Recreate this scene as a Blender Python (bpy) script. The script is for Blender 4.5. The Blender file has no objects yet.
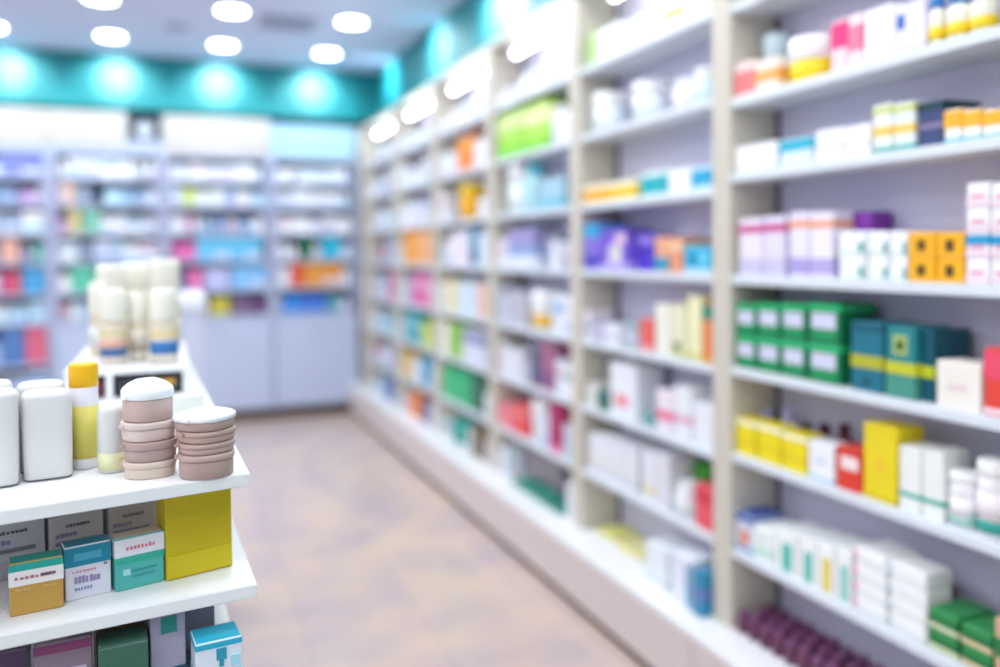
import bpy, bmesh, math, random
import numpy as np
from mathutils import Matrix
rnd = random.Random(11)
S = bpy.context.scene
COL = S.collection
PI = math.pi

# ------------------------------------------------------------------ camera
H = 1.45
YAW, PIT, ROL = [math.radians(a) for a in (21.86, -1.66, -0.58)]
FPX, SY = 821.4, -58.0
Fv = np.array([math.sin(YAW)*math.cos(PIT), math.cos(YAW)*math.cos(PIT), math.sin(PIT)])
r0 = np.array([math.cos(YAW), -math.sin(YAW), 0.0]); u0 = np.cross(r0, Fv)
Rv = r0*math.cos(ROL) + u0*math.sin(ROL); Uv = -r0*math.sin(ROL) + u0*math.cos(ROL)
C0 = np.array([0, 0, H])
def ray(x, y): return Rv*(x-500)/FPX + Uv*(-(y-333.5-SY)/FPX) + Fv
def pl(x, y, ax, v):                      # where the sight line through a measured point meets a plane
    d = ray(x, y); return C0 + d*(v-C0[ax])/d[ax]
def pr(p):
    d = np.array(p)-C0; k = d@Fv
    return 500+FPX*(d@Rv)/k, 333.5+SY-FPX*(d@Uv)/k
def ztop(P, ytop):                        # height above P whose image row is ytop
    k = -(ytop-333.5-SY); d = np.array(P)-C0
    a, c, b, e = d@Uv, d@Fv, Uv[2], Fv[2]
    return (k*c-FPX*a)/(FPX*b-k*e)
cam = bpy.data.cameras.new('camera'); co = bpy.data.objects.new('camera', cam); COL.objects.link(co)
M = Matrix.Identity(4)
for i in range(3):
    M[i][0] = Rv[i]; M[i][1] = Uv[i]; M[i][2] = -Fv[i]; M[i][3] = C0[i]
co.matrix_world = M
cam.sensor_width = 36; cam.lens = FPX/1000*36; cam.shift_y = SY/1000.0
cam.clip_start = .02
cam.dof.use_dof = True; cam.dof.focus_distance = 1.10; cam.dof.aperture_fstop = 1.1
S.camera = co
vs = S.view_settings; vs.view_transform = 'Standard'; vs.look = 'None'; vs.gamma = 1; vs.use_curve_mapping = False
vs.exposure = 0.03

# ------------------------------------------------------------------ materials
def lin(h):
    if isinstance(h, str): c = [int(h[i:i+2], 16)/255 for i in (0, 2, 4)]
    else: c = h
    return tuple((x/12.92 if x <= .04045 else ((x+.055)/1.055)**2.4) for x in c)
MATS = {}
def mat(h, rough=.45, noise=.05, spec=.4, trans=0.0, name=None):
    key = (h, rough, trans)
    if key in MATS: return MATS[key]
    m = bpy.data.materials.new(name or 'paint_'+str(h)); m.use_nodes = True
    nt = m.node_tree; b = nt.nodes['Principled BSDF']; c = lin(h)
    b.inputs['Roughness'].default_value = rough
    b.inputs['Specular IOR Level'].default_value = spec
    tc = nt.nodes.new('ShaderNodeTexCoord'); nz = nt.nodes.new('ShaderNodeTexNoise')
    nz.inputs['Scale'].default_value = 18; nz.inputs['Detail'].default_value = 2
    mx = nt.nodes.new('ShaderNodeMix'); mx.data_type = 'RGBA'
    mx.inputs['A'].default_value = (*[x*(1-noise) for x in c], 1)
    mx.inputs['B'].default_value = (*[min(1, x*(1+noise)) for x in c], 1)
    nt.links.new(tc.outputs['Object'], nz.inputs['Vector']); nt.links.new(nz.outputs['Fac'], mx.inputs['Factor'])
    nt.links.new(mx.outputs['Result'], b.inputs['Base Color'])
    if trans: b.inputs['Transmission Weight'].default_value = trans; b.inputs['IOR'].default_value = 1.3
    MATS[key] = m; return m
def emis(name, h, s):
    m = bpy.data.materials.new(name); m.use_nodes = True
    b = m.node_tree.nodes['Principled BSDF']; c = (*lin(h), 1)
    b.inputs['Base Color'].default_value = c; b.inputs['Emission Color'].default_value = c
    b.inputs['Emission Strength'].default_value = s; return m

# ------------------------------------------------------------------ mesh builder
class MB:
    def __init__(s): s.v = []; s.f = []; s.m = []; s.mats = []; s.sm = []
    def mi(s, m):
        if m not in s.mats: s.mats.append(m)
        return s.mats.index(m)
    def face(s, pts, m, smooth=False):
        n = len(s.v); s.v += [tuple(float(c) for c in p) for p in pts]
        s.f.append(tuple(range(n, n+len(pts)))); s.m.append(s.mi(m)); s.sm.append(smooth)
    def prism(s, poly, z0, z1, m):        # poly counter-clockwise seen from above
        n = len(s.v); k = len(poly); i = s.mi(m)
        s.v += [(float(x), float(y), z0) for x, y in poly] + [(float(x), float(y), z1) for x, y in poly]
        s.f.append(tuple(range(n+k-1, n-1, -1))); s.f.append(tuple(range(n+k, n+2*k)))
        for a in range(k):
            b = (a+1) % k; s.f.append((n+a, n+b, n+k+b, n+k+a))
        s.m += [i]*(k+2); s.sm += [False]*(k+2)
    def box(s, x0, x1, y0, y1, z0, z1, m, ch=0.0):
        if ch <= 0: return s.prism([(x0, y0), (x1, y0), (x1, y1), (x0, y1)], z0, z1, m)
        c = ch; ring = lambda e: [(x0+c+e, y0+e), (x1-c-e, y0+e), (x1-e, y0+c+e), (x1-e, y1-c-e), (x1-c-e, y1-e), (x0+c+e, y1-e), (x0+e, y1-c-e), (x0+e, y0+c+e)]
        s.rings([(z0, ring(c*.8)), (z0+c, ring(0)), (z1-c, ring(0)), (z1, ring(c*.8))], m)
    def rings(s, rs, m, smooth=False, cap=True):
        n = len(s.v); k = len(rs[0][1]); i = s.mi(m)
        for z, r in rs: s.v += [(float(x), float(y), float(z)) for x, y in r]
        for j in range(len(rs)-1):
            for a in range(k):
                b = (a+1) % k; s.f.append((n+j*k+a, n+j*k+b, n+(j+1)*k+b, n+(j+1)*k+a)); s.m.append(i); s.sm.append(smooth)
        if cap:
            s.f.append(tuple(range(n+k-1, n-1, -1))); s.f.append(tuple(range(n+(len(rs)-1)*k, n+len(rs)*k)))
            s.m += [i, i]; s.sm += [False, False]
    def loft(s, prof, m, e=2.0, seg=24, cx=0, cy=0, smooth=True):   # prof: (z, half x, half y); superellipse rings
        rs = []
        for z, a, b in prof:
            r = []
            for k in range(seg):
                t = 2*PI*k/seg; c, d = math.cos(t), math.sin(t)
                r.append((cx+a*math.copysign(abs(c)**(2/e), c), cy+b*math.copysign(abs(d)**(2/e), d)))
            rs.append((z, r))
        s.rings(rs, m, smooth)
    def build(s, name, parent=None, loc=(0, 0, 0), rz=0.0):
        me = bpy.data.meshes.new(name); me.from_pydata(s.v, [], s.f)
        for m in s.mats: me.materials.append(m)
        me.polygons.foreach_set('material_index', s.m); me.polygons.foreach_set('use_smooth', s.sm); me.update()
        o = bpy.data.objects.new(name, me); COL.objects.link(o)
        o.location = loc; o.rotation_euler = (0, 0, rz)
        if parent: o.parent = parent
        return o
def empty(name, loc=(0, 0, 0), rz=0.0):
    o = bpy.data.objects.new(name, None); COL.objects.link(o); o.location = loc; o.rotation_euler = (0, 0, rz)
    o.empty_display_size = .05; return o
def tag(o, label, cat, group=None):
    o['label'] = label; o['category'] = cat
    if group: o['group'] = group
    return o
def struct(o): o['kind'] = 'structure'; return o

# ------------------------------------------------------------------ products
# local frame: width along x, front towards -y, base centre at the origin
def carton_mesh(w, d, h, base, bands=(), patches=(), near=False, top=None, ch=None):
    b = MB(); B = mat(base, .42)
    ch = ch or (.0012 if near else min(.0025, w*.06))
    b.box(-w/2, w/2, -d/2, d/2, 0, h, B, ch)
    e = .0006
    for v0, v1, c in bands:
        b.box(-w/2-e, w/2+e, -d/2-e, d/2+e, max(v0*h, ch*1.2), min(v1*h, h-ch*1.2), mat(c, .42))
    if top: b.box(-w/2+ch, w/2-ch, -d/2+ch, d/2-ch, h-.001, h+.0005, mat(top, .42))
    e2 = .0013
    for a0, v0, a1, v1, c in patches:
        X0, X1, Z0, Z1 = (a0-.5)*w, (a1-.5)*w, v0*h, v1*h
        b.box(X0, X1, -d/2-e2, -d/2+.0003, Z0, Z1, mat(c, .42))
    if near:                                # tuck flap: slit along the top with two thumb notches
        g = mat('8a8a90', .8)
        b.box(-w*.46, w*.46, -d/2+.004, -d/2+.0046, h-.0005, h+.0003, g)
        for sx in (-1, 1): b.box(sx*w*.46-.0006, sx*w*.46+.0006, -d/2+.004, -d/2+.011, h-.0005, h+.0003, g)
    return b
def strokes(x0, x1, v, hh, c, n=6, sd=1):   # a line of small print
    q = random.Random(sd); out = []; x = x0
    step = (x1-x0)/n
    for k in range(n):
        w = step*q.uniform(.55, .85)
        out.append((x, v, x+w, v+hh*q.uniform(.75, 1.1), c)); x += step
    return out
def bottle(name, loc, rz, w, h, body='ffffff', cap='ffffff', label=None, capf=.22, capw=.8, neck=True, e=2.0, d=None, lab2=None, seg=20, taper=1.0):
    t = empty(name, loc, rz); r = w/2; q = (d or w)/2
    zb = h*(1-capf); b = MB(); bm = mat(body, .3)
    sh = min(.15*h, r*.8)
    prof = [(0, r*.9, q*.9), (h*.012, r*.99, q*.99), (zb-sh, r*taper, q*taper)]
    for k in range(1, 5):
        a = k/4*PI/2; prof.append((zb-sh+sh*.8*math.sin(a), r*taper*(1-(1-capw*.85)*(1-math.cos(a))), q*taper*(1-(1-capw*.85)*(1-math.cos(a)))))
    prof.append((zb+.001, r*capw*.8, q*capw*.8))
    b.loft(prof, bm, e, seg); b.build('bottle_body', t)
    c = MB(); cm = mat(cap, .35); cr = r*capw; cq = min(q, r)*capw
    c.loft([(zb, cr*.96, cq*.96), (zb+.002, cr, cq), (h-.1*h*capf-.001, cr, cq), (h, cr*.88, cq*.88)], cm, 2.0, seg)
    for k in range(12):                     # grip ribs
        a = 2*PI*k/12; c.box(cr*math.cos(a)-.0008, cr*math.cos(a)+.0008, cq*math.sin(a)-.0008, cq*math.sin(a)+.0008, zb+.002, h-.15*h*capf, cm)
    c.build('cap', t)
    if label:
        l = MB(); z1 = zb-sh-.002; f = label if isinstance(label, (list, tuple)) else [(.08, .96, label)]
        for v0, v1, cc in f:
            l.loft([(v0*z1, r+.0005, q+.0005), (v1*z1, r*(1+(taper-1)*v1)+.0005, q*(1+(taper-1)*v1)+.0005)], mat(cc, .45), e, seg)
        l.build('label_wrap', t)
    return t
def jar(name, loc, rz, w, h, body='ffffff', lid='ffffff', label=None, lidf=.35, lidw=1.04, seg=24):
    t = empty(name, loc, rz); r = w/2; zb = h*(1-lidf)
    b = MB(); b.loft([(0, r*.9, r*.9), (h*.02, r*.98, r*.98), (zb*.94, r, r), (zb, r*.94, r*.94)], mat(body, .35), 2, seg); b.build('jar_body', t)
    c = MB(); R2 = r*lidw; c.loft([(zb-.0005, R2*.97, R2*.97), (zb+.001, R2, R2), (h-.003, R2, R2), (h-.0008, R2*.96, R2*.96), (h, R2*.88, R2*.88)], mat(lid, .35), 2, seg); c.build('lid', t)
    if label:
        l = MB(); l.loft([(zb*.12, r+.0005, r+.0005), (zb*.88, r+.0008, r+.0008)], mat(label, .45), 2, seg); l.build('label_wrap', t)
    return t

REG = {}        # shelf -> list of (position, z, object, description, category, group)
def reg(shelf, pos, z, o, desc, cat): REG.setdefault(shelf, []).append((pos, z, o, desc, cat))
ORD = ['first', 'second', 'third', 'fourth', 'fifth', 'sixth', 'seventh', 'eighth', 'ninth', 'tenth', 'eleventh', 'twelfth', 'thirteenth', 'fourteenth', 'fifteenth', 'sixteenth', 'seventeenth', 'eighteenth', 'nineteenth', 'twentieth'] + ['number %d' % k for k in range(21, 60)]
CN = {}

# ------------------------------------------------------------------ room
WHITE = mat('e9ebf0', .5, .02)
def wallmat(h, name, rough=.6): return mat(h, rough, .02, name=name)
YB, XR, ZC = 7.45, 1.80, 3.1
b = MB(); b.box(-3.6, XR+.6, -2.0, 8.0, ZC, ZC+.1, wallmat('d4dbf4', 'ceiling_paint')); struct(b.build('ceiling'))
teal = wallmat('14848c', 'teal_paint', .5)
b = MB(); b.box(-3.6, XR+.1, YB, 7.9, 2.66, ZC, teal); struct(b.build('wall_back_soffit'))
b = MB(); b.box(-3.6, XR+.1, 7.78, 7.9, 0, 2.66, wallmat('aab0c8', 'back_paint')); struct(b.build('wall_back'))
b = MB(); b.box(XR+.005, XR+.15, -2.0, 7.9, 0, ZC, teal); struct(b.build('wall_right'))
b = MB(); b.box(-3.7, -3.6, -2.0, 7.9, 0, ZC, wallmat('dfe2ea', 'left_paint')); struct(b.build('wall_left'))
# floor tiles
fm = bpy.data.materials.new('floor_tiles'); fm.use_nodes = True; nt = fm.node_tree; pb = nt.nodes['Principled BSDF']
tc = nt.nodes.new('ShaderNodeTexCoord'); br = nt.nodes.new('ShaderNodeTexBrick'); br.offset = 0; br.squash = 1
br.inputs['Scale'].default_value = 1; br.inputs['Brick Width'].default_value = .45; br.inputs['Row Height'].default_value = .45
br.inputs['Mortar Size'].default_value = .004; br.inputs['Mortar Smooth'].default_value = .2
br.inputs['Color1'].default_value = (*lin('cfbaad'), 1); br.inputs['Color2'].default_value = (*lin('bfaeac'), 1); br.inputs['Mortar'].default_value = (*lin('a0949a'), 1)
nz = nt.nodes.new('ShaderNodeTexNoise'); nz.inputs['Scale'].default_value = 3.2; nz.inputs['Detail'].default_value = 5
cr = nt.nodes.new('ShaderNodeValToRGB'); cr.color_ramp.elements[0].position = .35; cr.color_ramp.elements[1].position = .68
cr.color_ramp.elements[0].color = (*lin('b9abb4'), 1); cr.color_ramp.elements[1].color = (*lin('e8cfb0'), 1)
mx = nt.nodes.new('ShaderNodeMix'); mx.data_type = 'RGBA'; mx.inputs['Factor'].default_value = .5
nt.links.new(tc.outputs['Object'], br.inputs['Vector']); nt.links.new(tc.outputs['Object'], nz.inputs['Vector'])
nt.links.new(nz.outputs['Fac'], cr.inputs['Fac']); nt.links.new(br.outputs['Color'], mx.inputs['A']); nt.links.new(cr.outputs['Color'], mx.inputs['B'])
nt.links.new(mx.outputs['Result'], pb.inputs['Base Color']); pb.inputs['Roughness'].default_value = .22
b = MB(); b.box(-3.6, XR+.1, -2.0, 7.9, -.1, 0, fm); struct(b.build('floor'))

# ------------------------------------------------------------------ right-hand racks
XF, XBK = 1.60, 1.785
DIV = [1.13+k for k in range(7)]+[7.40]           # divider centre lines along the wall
LV1 = [2.17, 1.883, 1.655, 1.343, 1.062, .795, .495]
LV2 = [2.184, 1.905, 1.618, 1.345, 1.052, .775, .50]
ST = .026; LEDGE = .264
side_m = mat('d2ccbd', .5, .02); back_m = mat('d2d0e6', .55, .02); shelf_m = mat('dde4ea', .4, .02)
strip_m = mat('6f6e78', .5); plinth_m = mat('ddd2cf', .45, .02); kick_m = mat('5a4636', .6); led = emis('led_tube', 'f4fbff', 9)
RACKLAB = ['white wall rack bay nearest the viewer, holding green cartons and yellow bottles',
           'second wall rack bay, violet cartons at its middle shelf',
           'third wall rack bay along the aisle, lime green pack high up',
           'fourth wall rack bay along the aisle, round yellow pack high up',
           'fifth wall rack bay along the aisle, orange cartons at middle shelf',
           'sixth wall rack bay, last full width one before the corner',
           'narrow end bay of the wall racks in the corner against the back cabinets']
BAY = ['nearest rack bay', 'second rack bay', 'third rack bay', 'fourth rack bay', 'fifth rack bay', 'sixth rack bay', 'narrow corner bay']
SHN = ['top shelf', 'second shelf', 'third shelf', 'fourth shelf', 'fifth shelf', 'sixth shelf', 'seventh shelf', 'bottom ledge']
def lv(bay): return LV1 if bay == 0 else LV2
for k in range(7):
    y0, y1 = DIV[k]+.001, DIV[k+1]-.001
    t = empty('shelf_rack', (XF, (y0+y1)/2, 0)); tag(t, RACKLAB[k], 'shelving', 'wall rack bays along the aisle')
    ox, oy = XF, (y0+y1)/2
    def P(nm, *a, ch=0):
        q = MB(); x0, x1, ya, yb, z0, z1, m = a; q.box(x0-ox, x1-ox, ya-oy, yb-oy, z0, z1, m, ch); return q.build(nm, t)
    for ya, yb in ((y0, y0+.042), (y1-.042, y1)): P('side_panel', XF, XR-.001, ya, yb, LEDGE+.0005, 2.56, side_m, ch=.002)
    P('back_panel', XBK, XR-.001, y0+.042, y1-.042, LEDGE, 2.53, back_m)
    for z in lv(k): P('shelf', XF+.004, XBK-.0005, y0+.0425, y1-.0425, z, z+ST, shelf_m, ch=.002)
    for ya, yb in ((y0+.0425, y0+.058), (y1-.058, y1-.0425)):
        zs_ = [LEDGE]+[z for z in sorted(lv(k))]+[2.53]
        for za, zb in zip(zs_[:-1], zs_[1:]): P('corner_strip', XBK-.008, XBK-.0006, ya, yb, za+(ST if za != LEDGE else 0)+.0005, zb-.0005, strip_m)  # dark upright strip in each rear corner, cut at the shelves
    P('top_board', XF, XBK-.0005, y0+.0425, y1-.0425, 2.53, 2.56, side_m)
    P('ledge', 1.48, XBK-.0005, y0, y1, LEDGE-.026, LEDGE, mat('f2f3f4', .4, .02), ch=.003)
    P('plinth', 1.488, XR-.001, y0+.002, y1-.002, .035, LEDGE-.027, plinth_m, ch=.002)
    P('kick_board', 1.50, XR-.001, y0, y1, 0, .0345, kick_m)
    q = MB(); n = 12                        # LED tube under the top board, near end of the bay
    ya, yb = (y0+.10, y0+.74) if k < 6 else (y0+.06, y0+.2)
    ring = lambda yy, r: [(1.65-ox+r*math.cos(2*PI*i/n), yy-oy, 2.455+r*math.sin(2*PI*i/n)) for i in range(n)]
    A, B_ = ring(ya, .016), ring(yb, .016)
    for i in range(n): j = (i+1) % n; q.face([A[j], A[i], B_[i], B_[j]], led, True)
    q.face(A, led); q.face(B_[::-1], led); q.build('light_tube', t)
    q = MB(); hm = mat('c8ccd4', .4)
    for yy in (ya-.02, yb): q.box(1.63-ox, 1.67-ox, yy-oy, yy+.02-oy, 2.435, 2.53, hm)
    q.build('tube_holder', t)

RQ = []
def occupy(OCC, key, a, b): OCC.setdefault(key, []).append((min(a, b), max(a, b)))
OCC = {}
NM = {'c': ('carton', 'carton'), 'b': ('bottle', 'bottle'), 'j': ('jar', 'jar')}
def rack(bay, lvl, x0, x1, ytop, kind, base, bands=(), desc='', patches=(), off=.02, dep=.12, n=1, top=None, z0=None, hh=None, **kw):
    """a product on a rack shelf; x0, x1, ytop are where its front face is seen"""
    zs = (LEDGE if lvl == 7 else lv(bay)[lvl]+ST) + .0006
    if z0: zs += z0
    XFr = XF+off; ym = ytop+14
    lo, hi = DIV[bay]+.046, DIV[bay+1]-.046
    XQ = XFr if kind == 'c' else XFr+.03
    ya = min(hi, pl(x0, ym, 0, XQ)[1]); yb = max(lo, pl(x1, ym, 0, XQ)[1])
    for r_ in RQ:
        if r_[0] == bay and r_[1] == lvl and r_[6] == z0 and abs(r_[2]-XFr) < .055:
            c0, c1 = r_[3], r_[4]
            if c0 < ya and c1 > yb:
                if c0 <= yb+.004 < c1: yb = c1
                elif yb < c0: ya = c0
    w = ya-yb-.002
    if w < .012: return None
    yc = (ya+yb)/2
    h = hh or ztop((XFr, yc, 0), ytop)-zs
    ceil_ = ([2.52]+[z for z in lv(bay)])[lvl]-.006
    h = max(.02, min(h, ceil_-zs))
    if off < .09: occupy(OCC, (bay, lvl), yb, ya)
    RQ.append([bay, lvl, XFr, yb, ya, zs, z0, h, kind, base, bands, desc, patches, min(dep, XBK-.0095-XFr), n, top, kw, w, yc])
def build_rack_items():
  for rec in RQ:
    bay, lvl, XFr, yb, ya, zs, z0, h, kind, base, bands, desc, patches, dep, n, top, kw, w, yc = rec
    for o2 in RQ:
        if o2 is not rec and o2[:2] == rec[:2] and o2[2] > XFr+.005 and min(ya, o2[4])-max(yb, o2[3]) > .0015: dep = min(dep, o2[2]-XFr-.004)
    nm, cat = NM[kind]
    for i in range(n):
        hi_ = h/n-.0008
        if kind == 'c':
            o = carton_mesh(w, dep, hi_, base, kw['alt'] if i == 1 and 'alt' in kw else bands, patches, top=top, ch=kw.get('ch')).build('carton', None, (XFr+dep/2, yc, zs+i*h/n), -PI/2)
        elif kind == 'b':
            w2 = min(w, dep, XBK-.0095-XFr); o = bottle('bottle', (XFr+w2/2, yc, zs), -PI/2, w2, h, base, kw.get('cap', 'ffffff'), list(bands) or None, kw.get('capf', .22), kw.get('capw', .7), e=kw.get('e', 2.0), seg=16)
        else:
            w2 = min(w, dep*1.3, XBK-.0095-XFr); o = jar('jar', (XFr+w2/2, yc, zs), -PI/2, w2*.96, h, base, kw.get('cap', 'ffffff'), kw.get('lab'), kw.get('capf', .35))
        reg((BAY[bay], lvl, nm), -yc, zs+i*h/n, o, desc or 'white '+nm, cat)
W, W2 = 'eceef4', 'e6eaf2'
# ---- nearest bay
R = lambda *a, **k: rack(0, *a, **k)
for x0, x1, c in ((745, 790, W), (795, 850, 'dfe6f0'), (856, 930, W)): R(0, x0, x1, -60, 'c', c, (), 'white carton')
R(1, 734, 754, 62, 'c', 'ffe3de', [(.1, .75, 'f08080')], 'pink and white carton')
R(1, 755, 777, 60, 'c', 'ffe9e0', [(.3, .7, 'f5b060')], 'white carton with orange band')
R(1, 757, 787, 34, 'j', 'e9f6f6', [], 'pale aqua jar standing behind cartons', off=.092, dep=.09, cap='d4ecf0')
R(1, 784, 824, 37, 'j', 'f6dc20', [], 'yellow jar with tall white lid', cap='ffffff', capf=.5, dep=.12)
R(1, 831, 847, 20, 'c', 'fbd7e0', [(.45, .95, 'f02f7c')], 'white carton with magenta top')
R(1, 848, 862, 14, 'c', 'ffe4ea', [(.3, .8, 'f07f9f')], 'pale pink carton')
R(1, 864, 893, 7, 'c', 'fafcfa', [], 'tall white carton')
R(1, 894, 925, 2, 'c', 'ece6fa', [(.02, .12, 'd9cdf2')], 'lilac white carton with blue patch', patches=[(.1, .5, .35, .8, '2a62b8')])
for i, (x0, x1) in enumerate(((927, 949), (950, 973), (974, 998))):
    R(1, x0, x1, -3-i*5, 'b', 'f7f3e2', [(.15, .6, 'f0d020')], 'white bottle with yellow label and blue cap', cap='3b7fc4', capw=.75)
R(2, 735, 776, 144, 'c', 'fbfcfd', [(.02, .12, 'cfe6ee')], 'white carton')
R(2, 780, 812, 138, 'c', 'dfeef5', [(.55, .97, '25b3cf')], 'white carton with cyan top')
R(2, 815, 842, 129, 'c', 'f8f9f8', [(.4, .5, 'e4e2f0')], 'white carton')
R(2, 843, 870, 125, 'c', 'f8f5fa', [(.35, .45, 'e0dbe8')], 'white carton')
gs = [(.0, .12, '1fa7a0'), (.35, .55, 'f0cf6a'), (.8, .95, 'cfd78a')]
R(2, 873, 892, 104, 'c', 'f2f6ee', gs, 'white carton striped gold and green')
R(2, 893, 914, 102, 'c', 'e8f2ee', gs, 'white carton striped gold and green')
R(2, 916, 943, 101, 'c', '3d4a78', [(.8, .97, '1c3e48'), (.4, .52, '8b7fa0')], 'navy carton', off=.03)
for x0, x1 in ((944, 961), (962, 981), (982, 1002)):
    R(2, x0, x1, 109, 'c', 'fcf3e8', [(.45, .97, 'f7b62a'), (.02, .14, '58c0d0')], 'orange and white carton')
lb = [(.04, .3, 'cfc9e4'), (.74, .88, 'cf5c96')]
R(3, 739, 762, 218, 'c', 'efe6f2', lb, 'lilac carton with pink band')
R(3, 763, 785, 216, 'c', 'e6def2', lb, 'lilac carton with pink band')
R(3, 789, 809, 212, 'c', 'ece6f8', [(.06, .3, 'b0a4dc'), (.76, .88, 'f0a88c')], 'pale lilac carton with orange band', dep=.075)
R(3, 810, 832, 212, 'c', 'f2ecf8', [(.06, .3, 'b8acdf'), (.76, .88, 'f3ae90')], 'pale lilac carton with orange band', dep=.075)
R(3, 826, 872, 212, 'c', '6a35a0', [(.6, .97, '8a3fae')], 'deep purple carton behind the white ones', off=.10, dep=.07)
for x0, x1 in ((839, 865), (868, 888), (890, 907)):
    R(3, x0, x1, 231, 'c', 'f6fafa', [(.02, .2, 'dfeeee')], 'small white carton', n=2, dep=.075, patches=[(.78, .1, .96, .55, '2e9a8c')])
for x0, x1 in ((908, 935), (936, 964)):
    R(3, x0, x1, 232, 'c', 'fbb61c', [(.02, .1, 'f9c95a')], 'amber carton with dark emblem', n=2, patches=[(.35, .25, .65, .7, '5a3d1a')])
for x0, x1 in ((966, 990), (991, 1016)):
    R(3, x0, x1, 182, 'c', 'f7f4f8', [(.0, .3, 'f0d9e2')], 'white and pink carton', n=4, alt=[(.55, .97, '2f9ccc'), (.0, .3, 'f0d9e2')], patches=[(.2, .40, .8, .52, 'e88aa4')])
for x0, x1 in ((734, 756), (757, 780), (781, 806), (808, 840)):
    R(4, x0, x1, 303, 'c', '0f7a4c', [(.82, .97, '2cc077')], 'green carton with pale panel', n=2, patches=[(.12, .36, .88, .76, 'd4d6ea'), (.12, .1, .88, .3, '1f9a5c')])
R(4, 851, 883, 322, 'c', '1d7388', [(.34, .52, 'b8b82a'), (.85, .97, '185c70')], 'teal carton with yellow band', patches=[(.4, .1, .6, .2, '1a4a5c')])
R(4, 886, 915, 326, 'c', '2a868c', [(.33, .5, 'c8cc2c'), (.02, .3, '4a9684')], 'teal carton with lime band', patches=[(.25, .6, .75, .88, 'a8c070'), (.4, .66, .6, .8, '5a7a50')])
R(4, 917, 934, 330, 'c', '11596a', [(.33, .5, 'c4cf28')], 'dark teal carton with lime band', off=.04)
R(4, 936, 981, 362, 'c', 'f4efe4', [], 'cream carton', dep=.08, patches=[(.25, .4, .7, .55, 'eddada')])
R(4, 984, 1006, 348, 'c', 'e8493c', [(.55, .95, 'f0506e'), (.0, .12, 'f6d7dc')], 'red and pink carton')
for x0, x1, yt in ((730, 755, 419), (757, 780, 425), (782, 806, 434)):
    R(5, x0, x1, yt, 'c', 'f2de10', [(.84, .97, 'f6f3d8'), (.3, .4, 'e8c820')], 'yellow carton with white top edge', dep=.07)
for x0, x1 in ((741, 754), (762, 775), (784, 797)):
    R(5, x0, x1, 410, 'b', 'd8d4ea', [], 'lilac bottle behind the yellow cartons', off=.105, dep=.05, cap='b9b0dc', capw=.7)
R(5, 808, 834, 443, 'c', 'f4f5fb', [(.02, .1, '9fcbe0')], 'white carton with pale blue base', dep=.07, patches=[(.3, .45, .7, .6, 'd4e0ee')])
R(5, 836, 861, 448, 'c', 'e2402e', [(.88, .97, 'c83228')], 'red carton with white oval', dep=.07, patches=[(.2, .5, .9, .8, 'f6e8e6')])
for x0 in (800, 818, 838):
    R(5, x0, x0+16, 424, 'b', '5e2a38', [], 'dark maroon bottle behind the cartons', off=.105, dep=.05, cap='4a2430', capw=.6)
R(5, 863, 897, 425, 'c', 'efd820', [(.02, .07, 'd8c21a')], 'tall yellow carton', patches=[(.35, .4, .6, .55, 'f6c83a')], dep=.15)
for x0, x1, yt in ((899, 921, 447), (922, 943, 451)):
    R(5, x0, x1, yt, 'c', 'f2f5f0', [(.22, .3, '5fb8a8')], 'white carton with thin teal band', dep=.09)
R(5, 921, 946, 455, 'c', 'd6c424', [], 'olive yellow carton set back', off=.115, dep=.05)
R(5, 942, 978, 472, 'b', 'f2f2f4', [(.1, .3, '9ecfc4'), (.3, .8, 'f4f0f2')], 'short white bottle', capw=1.0, capf=.18)
R(5, 976, 1012, 461, 'b', 'f6f3f5', [(.1, .35, '2fa396'), (.35, .9, 'f6eef2')], 'white bottle with teal band', capw=1.0, capf=.2)
R(6, 728, 754, 514, 'c', 'd9dfee', [(.80, .97, '1f4ea6'), (.0, .1, '3f7ab8')], 'blue topped carton with orange mark', top='2450a8', patches=[(.3, .2, .7, .55, 'e87840')])
R(6, 754, 774, 527, 'c', 'f5f9f6', [(.1, .45, 'cfeae0')], 'white carton with pale green base', patches=[(.2, .6, .8, .75, 'd8e6e4')])
for x0, x1, c, ds in ((775, 796, '4cc0b0', 'white carton with teal panel'), (798, 816, '57bfb0', 'white carton with teal panel'), (817, 834, 'e6cf3a', 'white carton with yellow panel'), (836, 851, '80cabc', 'white carton with pale teal panel')):
    yt = 530+(x0-775)*.32
    R(6, x0, x1, yt, 'c', 'f7faf8', [], ds, patches=[(.35, .05, .8, .7, c)])
for x0, x1, yt in ((853, 886, 551), (888, 926, 566)):
    R(6, x0, x1, yt, 'c', 'f6f7f6', [(.02, .1, 'dfe3e0')], 'flat white carton', n=4, ch=.006, patches=[(.02, .2, .12, .8, 'e6a0c0' if x0 < 860 else 'cfe4ee')])
R(6, 929, 958, 612, 'c', '2f8f4e', [(.05, .3, 'd8ddb8'), (.4, .6, '1c6a3c')], 'green and cream carton', n=2)
R(6, 961, 992, 628, 'c', '2f8f4e', [(.05, .3, 'e3c8a4'), (.4, .6, '1c6a3c')], 'green and cream carton', n=2)
R(6, 994, 1020, 620, 'c', 'd6b090', [(.4, .7, '2f7f4a')], 'tan carton with green band')
R(6, 946, 962, 588, 'b', '4a5a48', [], 'dark bottle behind green cartons', off=.115, dep=.05, cap='5a4a42', capw=.5)
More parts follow.
